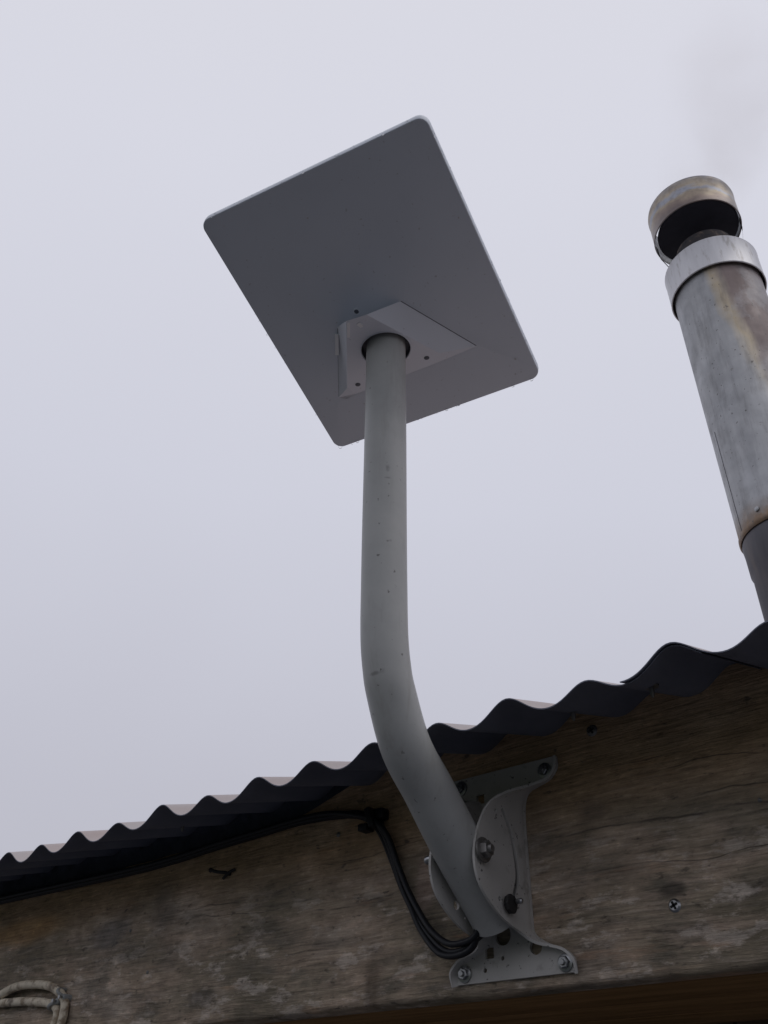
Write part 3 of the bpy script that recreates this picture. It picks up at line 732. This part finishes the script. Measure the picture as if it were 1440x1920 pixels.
c3 = [c_(-120, 1718, -0.004), c_(0, 1693, -0.004), c_(100, 1671, -0.004), c_(240, 1640, -0.004), c_(330, 1616, -0.004), c_(400, 1593, -0.004), c_(480, 1569, -0.004), c_(560, 1545, -0.004), c_(620, 1534, -0.004), c_(666, 1531, -.005), c_(694, 1541, -.004), c_(714, 1566, -.004), c_(733, 1612, -.004), c_(754, 1668, -.006),
      c_(776, 1708, -.009), c_(798, 1745, -.014), c_(830, 1779, -.020), c_(860, 1783, -.026), c_(890, 1765, -.028), (TX+.004, -.036, -.170), (TX+.006, -.06, -.148)]
cable('black_cable', c1, .0027, M['black'], 'outermost black cable looping lowest from the eave clip to the pole end', 'cable', 'black cables from the eave to the pole')
cable('black_cable', c2, .0026, M['black'], 'innermost black cable with the tightest curve into the pole end', 'cable', 'black cables from the eave to the pole')
cable('black_cable', c3, .0022, M['black'], 'thin black cable running between the two thicker ones to the pole', 'cable', 'black cables from the eave to the pole')
clip = thing('cable_clip', on(700, 1534, 1, 0), 'black plastic clip holding the black cables under the eave', 'cable clip')
q = on(700, 1534, 1, -.010); bm = NB(); box(bm, (q.x-.003, -.018, q.z-.010), (q.x+.0035, -.0, q.z+.009), .0012)
bmesh.ops.rotate(bm, cent=q, matrix=Matrix.Rotation(-.35, 3, 'Y'), verts=bm.verts); obj('strap', bm, M['black'], clip, 30)
q = on(713, 1527, 1, -.006); bm = NB(); box(bm, (q.x-.006, -.011, q.z-.005), (q.x+.006, .0, q.z+.005), .0015); obj('screw_tab', bm, M['black'], clip, 30)
q = on(684, 1551, 1, -.008); bm = NB(); box(bm, (q.x-.006, -.012, q.z-.004), (q.x+.005, -.0, q.z+.003), .0015); obj('latch', bm, M['black'], clip, 30)
beige = Mat('dirty_white_cable', .6); nb = beige.noise(90, 4, .6); cb = beige.ramp(nb, [(.36, (.32, .25, .17)), (.5, (.64, .56, .43)), (.7, (.76, .69, .55))])
cb = beige.mix(beige.math('MULTIPLY', beige.ramp(beige.noise(55, 3, .6, loc=(2, 2, 2)), [(.6, 0), (.68, 1)]), .7), cb, (.10, .07, .05)); beige.col(cb); beige.bump(nb, .0006, .5)
wa = [c_(-160, 1990, -.006), c_(-60, 1925, -.006), c_(-20, 1885, -.006), c_(4, 1864, -.008), c_(32, 1850, -.008), c_(62, 1845.5, -.008), c_(90, 1848, -.008), c_(110, 1859, -.007), c_(121, 1876, -.006), c_(120, 1897, -.006), c_(114, 1922, -.006), c_(100, 1968, -.006), c_(92, 2010, -.002)]
wb = [c_(-160, 1900, -.006), c_(-60, 1886, -.006), c_(0, 1881, -.006), c_(40, 1878, -.006), c_(75, 1879, -.006), c_(94, 1882, -.006), c_(106, 1891, -.006), c_(107, 1906, -.006), c_(101, 1925, -.006), c_(88, 1968, -.006), c_(80, 2010, -.002)]
cable('white_cable', wa, .0048, beige.m, 'grimy cream cable with the larger upper loop at the lower left corner', 'cable', 'cream cables clipped on the fascia')
cable('white_cable', wb, .0047, beige.m, 'grimy cream cable bending below the upper loop at the lower left corner', 'cable', 'cream cables clipped on the fascia')
gclip = plain('grey_clip_plastic', (.33, .34, .33), .5)
for (px, py), ang, lab in (((117, 1861), -.7, 'grey nail clip at the bend of the upper cream cable'), ((101, 1886), .5, 'grey hooked nail clip at the bend of the lower cream cable')):
    q = on(px, py, 1, -.007); t = thing('cable_clip', (q.x, 0, q.z), lab, 'cable clip', 'nail clips on the cream cables')
    bm = NB(); d = Vector((math.cos(ang), 0, math.sin(ang))); pts = []
    for k in range(9):
        a = PI*k/8; pts.append(Vector((q.x, -.0065, q.z))+d*(.0062*math.cos(a))+Vector((0, -.0068*math.sin(a)+.0005, 0)))
    pts = [pts[0]+Vector((0, .006, 0))]+pts+[pts[-1]+Vector((0, .006, 0))]
    sweep(bm, pts, .0019, 8); obj('hook', bm, gclip, t, 60)
    bm = NB(); lathe(bm, Vector((q.x, .002, q.z))+d*.0085, (0, -1, 0), [(0, .0036), (.011, .0036), (.012, .003)], 14); obj('nail_boss', bm, gclip, t)
    bm = NB(); lathe(bm, Vector((q.x, -.010, q.z))+d*.0085, (0, -1, 0), [(0, .0012), (.004, .0012), (.004, .0022), (.005, .0020)], 10); obj('nail', bm, M['bolt'], t)

# ------------------------------------------------------------------ chimney
CY = .70; CX = .2146; LEAN = -.030
def cax(z): return Vector((CX+LEAN*(z-.98), CY, z))
AX = Vector((LEAN, 0, 1)).normalized()
chim = thing('chimney', cax(.17), 'galvanised metal flue pipe with cowl and bright collar rising behind the roof', 'chimney')
def mask_metal():
    m = Mat('galvanised_flue', .5, .6); n = m.noise(30, 5, .6, (1, 1, .07)); n2 = m.noise(8, 4, .6, (1, 1, .4)); n3 = m.noise(150, 3)
    c = m.ramp(n, [(.3, (.27, .275, .282)), (.5, (.35, .354, .36)), (.7, (.44, .443, .448))])
    c = m.mix(m.math('MULTIPLY', m.ramp(n2, [(.4, 0), (.65, 1)]), .45), c, (.28, .29, .31))
    p = m.xyz()
    # heat and tar stain running down from the collar on the right hand side, fanned by the rain
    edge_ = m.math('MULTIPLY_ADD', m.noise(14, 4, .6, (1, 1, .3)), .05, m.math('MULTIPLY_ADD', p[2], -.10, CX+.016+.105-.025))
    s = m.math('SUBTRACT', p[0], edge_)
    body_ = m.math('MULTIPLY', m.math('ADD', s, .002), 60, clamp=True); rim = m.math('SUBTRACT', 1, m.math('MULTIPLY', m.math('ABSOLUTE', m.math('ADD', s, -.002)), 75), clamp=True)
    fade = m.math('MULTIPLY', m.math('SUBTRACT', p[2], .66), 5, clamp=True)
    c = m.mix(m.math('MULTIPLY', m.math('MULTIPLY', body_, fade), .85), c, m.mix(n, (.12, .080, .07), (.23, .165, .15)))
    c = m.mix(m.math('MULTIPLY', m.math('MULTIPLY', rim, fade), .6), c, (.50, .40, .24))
    # rusty band where the sections join
    w = m.math('MULTIPLY_ADD', m.noise(25, 3), .03, -.015); zz = m.math('ADD', p[2], w)
    b = m.math('SUBTRACT', 1, m.math('MULTIPLY', m.math('SUBTRACT', zz, .500), 30), clamp=True)
    c = m.mix(m.math('MULTIPLY', b, .9), c, m.mix(m.noise(60, 3), (.13, .085, .06), (.30, .20, .11)))
    c = m.mix(m.math('MULTIPLY', m.ramp(n3, [(.66, 0), (.70, 1)]), .75), c, (.08, .07, .06)); c = m.mix(m.math('MULTIPLY', m.ramp(m.noise(1, 5, .7, (60, 60, 9), (4, 4, 4)), [(.52, 0), (.68, 1)]), .4), c, (.16, .155, .155))
    sp_ = m.noise(11, 5, .7, (1, 1, .8), (3, 3, 3)); c = m.mix(m.math('MULTIPLY', m.ramp(sp_, [(.5, 0), (.6, 1)]), .35), c, (.42, .43, .45))
    m.col(c); m.bump(n, .0007, .4); m.bump(m.noise(9, 2), .006, .25)
    b2 = m.math('SUBTRACT', .75, m.math('MULTIPLY', m.math('MULTIPLY', body_, fade), .45)); m.link(b2, m.p.inputs['Metallic']); m.rough(m.ramp(m.noise(24, 5, .65), [(.3, .40), (.7, .68)])); return m.m
def soot_pipe():
    m = Mat('sooty_lower_flue', .6, .3); n = m.noise(30, 5, .6, (1, 1, .12)); m.col(m.ramp(n, [(.3, (.075, .076, .090)), (.55, (.115, .113, .125)), (.75, (.17, .15, .145))])); m.bump(n, .001, .4); return m.m
def collar_mat():
    m = Mat('bright_collar', .38, .35); n = m.noise(50, 4, .6, (1, 1, .2)); c = m.ramp(n, [(.3, (.50, .50, .52)), (.7, (.62, .62, .64))])
    c = m.mix(m.math('MULTIPLY', m.ramp(m.noise(80, 4, .6, (1, 1, .25)), [(.57, 0), (.68, 1)]), .6), c, (.28, .26, .24)); m.col(c); return m.m
def cowl_mat():
    m = Mat('heat_stained_cowl', .36, .75); p = m.xyz(); n = m.noise(16, 4, .6, (1, 1, 1.5)); n2 = m.noise(60, 4, .6)
    t = m.math('ADD', m.math('MULTIPLY', m.math('SUBTRACT', p[2], CAPZ0), 1/(CAPZ1-CAPZ0)), m.math('MULTIPLY_ADD', n, .9, -.45))
    c = m.ramp(t, [(0, (.12, .095, .09)), (.22, (.21, .165, .14)), (.42, (.33, .28, .21)), (.56, (.31, .33, .38)), (.72, (.42, .36, .28)), (.9, (.36, .33, .30)), (1, (.24, .24, .26))])
    c = m.mix(m.math('MULTIPLY', m.ramp(n2, [(.45, 0), (.7, 1)]), .5), c, (.14, .115, .10)); m.col(c); m.bump(n2, .0004, .3); return m.m
CZ0, CZ1 = 1.033, 1.1039; CAPZ0, CAPZ1 = 1.2132, 1.2883
def ring(bm, z0, z1, ro, t=.0012, extra=()):
    prof = [(z0, ro)]+list(extra)+[(z1, ro), (z1, ro-t), (z0, ro-t), (z0, ro)]
    lathe(bm, cax(0), AX, [(z*1.0, r) for z, r in prof], 72, close=False)
PR = .0800
bm = NB(); ring(bm, .490, 1.10, PR, .0012, ((.493, PR+.0016), (.499, PR+.0016), (.502, PR))); obj('upper_pipe', bm, mask_metal(), chim, 35)
bm = NB(); ring(bm, .05, .50, PR*.935, .0012, ((.43, PR*.935), (.436, PR*.965), (.47, PR*.97), (.485, PR*.985))); obj('lower_pipe', bm, soot_pipe(), chim, 35)
# seam up the left side of the upper pipe
def on_pipe(a, z, r): return cax(z)+Vector((math.sin(a)*r, math.cos(a)*r, 0))
azc = math.atan2(CX-CAM.x, CY-CAM.y)
bm = NB(); sa = azc+PI+math.radians(62)
sweep(bm, [on_pipe(sa-.01*math.sin(z*9), z, PR-.0001) for z in [.50+.02*k for k in range(11)]], .0007, 6)
obj('seam', bm, soot_pipe(), chim, 60)
bm = NB(); q = on_pipe(azc+PI+math.radians(30), .513, PR); d = (q-cax(.513)).normalized(); lathe(bm, q, d, [(0, .0042), (.0015, .004), (.0022, .002)], 12); obj('rivet', bm, M['bolt'], chim)
bm = NB(); ring(bm, CZ0, CZ1, .0865, .0015, ((CZ0+.0015, .0872), (CZ0+.004, .0866), (CZ1-.004, .0866), (CZ1-.0015, .0872))); obj('collar', bm, collar_mat(), chim, 35)
bm = NB(); lathe(bm, cax(0), AX, [(CZ1-.006, .0852), (CZ1-.006, .05)], 48, close=False); solidify(bm, .001); obj('collar_top', bm, M['dark_bolt'], chim)
soot = plain('soot_black', (.035, .038, .052), .7, .2); streak = metal('streaky_inner_band', (.05, .055, .07), (.30, .31, .33), .5, .5, 45, (.5, .5, 2)); rusty = Mat('rusty_inner_flue', .8, .1); rn = rusty.noise(50, 4, .6); rusty.col(rusty.ramp(rn, [(.35, (.02, .022, .03)), (.55, (.045, .038, .038)), (.68, (.17, .12, .10))]))
bm = NB(); ring(bm, 1.07, 1.162, .054, .0015); obj('inner_flue', bm, rusty.m, chim, 35)
bm = NB(); lathe(bm, cax(0)+Vector((-.0005, -.001, 0)), AX, [(1.218, .0005), (1.218, .076), (1.220, .0785), (1.224, .0785), (1.245, .0005)], 48, close=False); obj('cowl_plate', bm, soot, chim, 35)
bm = NB(); ring(bm, CAPZ0, CAPZ1, .0845, .0012, ((CAPZ0+.002, .0852), (CAPZ0+.004, .0846), (CAPZ1-.010, .0846), (CAPZ1-.008, .0856), (CAPZ1-.005, .0856), (CAPZ1-.003, .0840)))
bmesh.ops.translate(bm, vec=(-.003, 0, 0), verts=bm.verts); cw = obj('cowl_band', bm, [cowl_mat(), streak], chim, 35)
cc = cax(1.25)+Vector((-.003, 0, 0))
for p in cw.data.polygons:
    ctr = Vector(p.center)+WLOC[cw.name]; d = ctr-cc; d.z = 0
    if d.length < .0840 and Vector(p.normal).dot(d) < 0: p.material_index = 1
for k in range(3):
    a = azc+PI+math.radians(100+80*(k%3)+k); bm = NB()
    P0 = on_pipe(a, 1.11, .060); P1 = on_pipe(a, 1.16, .072); P2 = on_pipe(a, 1.20, .0822)+Vector((-.003, 0, 0)); P3 = on_pipe(a, 1.232, .0826)+Vector((-.003, 0, 0)); tdir = Vector((math.cos(a), -math.sin(a), 0))*.006; rows = []
    for P in (P0, P1, P2, P3): rows.append((bm.verts.new(P-tdir), bm.verts.new(P+tdir)))
    for A, B in zip(rows, rows[1:]): bm.faces.new((A[0], A[1], B[1], B[0]))
    solidify(bm, .0012); obj('cowl_strap', bm, rusty.m, chim, 35)

# ------------------------------------------------------------------ smoke drifting off the cowl
sm = bpy.data.materials.new('thin_smoke'); sm.use_nodes = True; t_ = sm.node_tree; t_.nodes.clear()
o_ = t_.nodes.new('ShaderNodeOutputMaterial'); v_ = t_.nodes.new('ShaderNodeVolumePrincipled'); t_.links.new(v_.outputs[0], o_.inputs['Volume'])
v_.inputs['Color'].default_value = (.72, .64, .60, 1); v_.inputs['Anisotropy'].default_value = .3
class VM(Mat):
    def __init__(q): q.m = sm; q.nt = t_; q.geo = t_.nodes.new('ShaderNodeNewGeometry'); q.h = None
vm = VM(); p_ = vm.xyz(); hgt = vm.math('MAXIMUM', vm.math('SUBTRACT', p_[2], 1.25), 0)
dx = vm.math('SUBTRACT', vm.math('SUBTRACT', p_[0], cax(1.25).x), vm.math('MULTIPLY', hgt, .42)); dy = vm.math('SUBTRACT', vm.math('SUBTRACT', p_[1], CY), vm.math('MULTIPLY', hgt, .1))
rad = vm.math('MULTIPLY_ADD', hgt, .26, .085); d2 = vm.math('DIVIDE', vm.math('ADD', vm.math('POWER', vm.math('ABSOLUTE', dx), 2), vm.math('POWER', vm.math('ABSOLUTE', dy), 2)), vm.math('POWER', rad, 2))
fall = vm.math('SUBTRACT', 1, d2, clamp=True); up = vm.math('SUBTRACT', 1, vm.math('MULTIPLY', hgt, 1.45), clamp=True)
nz = vm.ramp(vm.noise(6, 3, .55, dist=.8), [(.38, 0), (.68, 1)])
vm.link(vm.math('MULTIPLY', vm.math('MULTIPLY', vm.math('MULTIPLY', fall, up), nz), 2.0), v_.inputs['Density'])
bm = NB(); sp = smooth_path([cax(1.24), cax(1.30)+Vector((.015, 0, 0)), cax(1.40)+Vector((.06, .0, 0)), cax(1.55)+Vector((.13, .02, 0)), cax(1.75)+Vector((.20, .05, 0)), cax(2.0)+Vector((.27, .1, 0))], 4)
sweep(bm, sp, lambda t: .10+.24*t, 16)
tag(obj('smoke', bm, sm, None, 180), 'faint brownish smoke drifting up from the chimney cowl', 'smoke', kind='stuff')
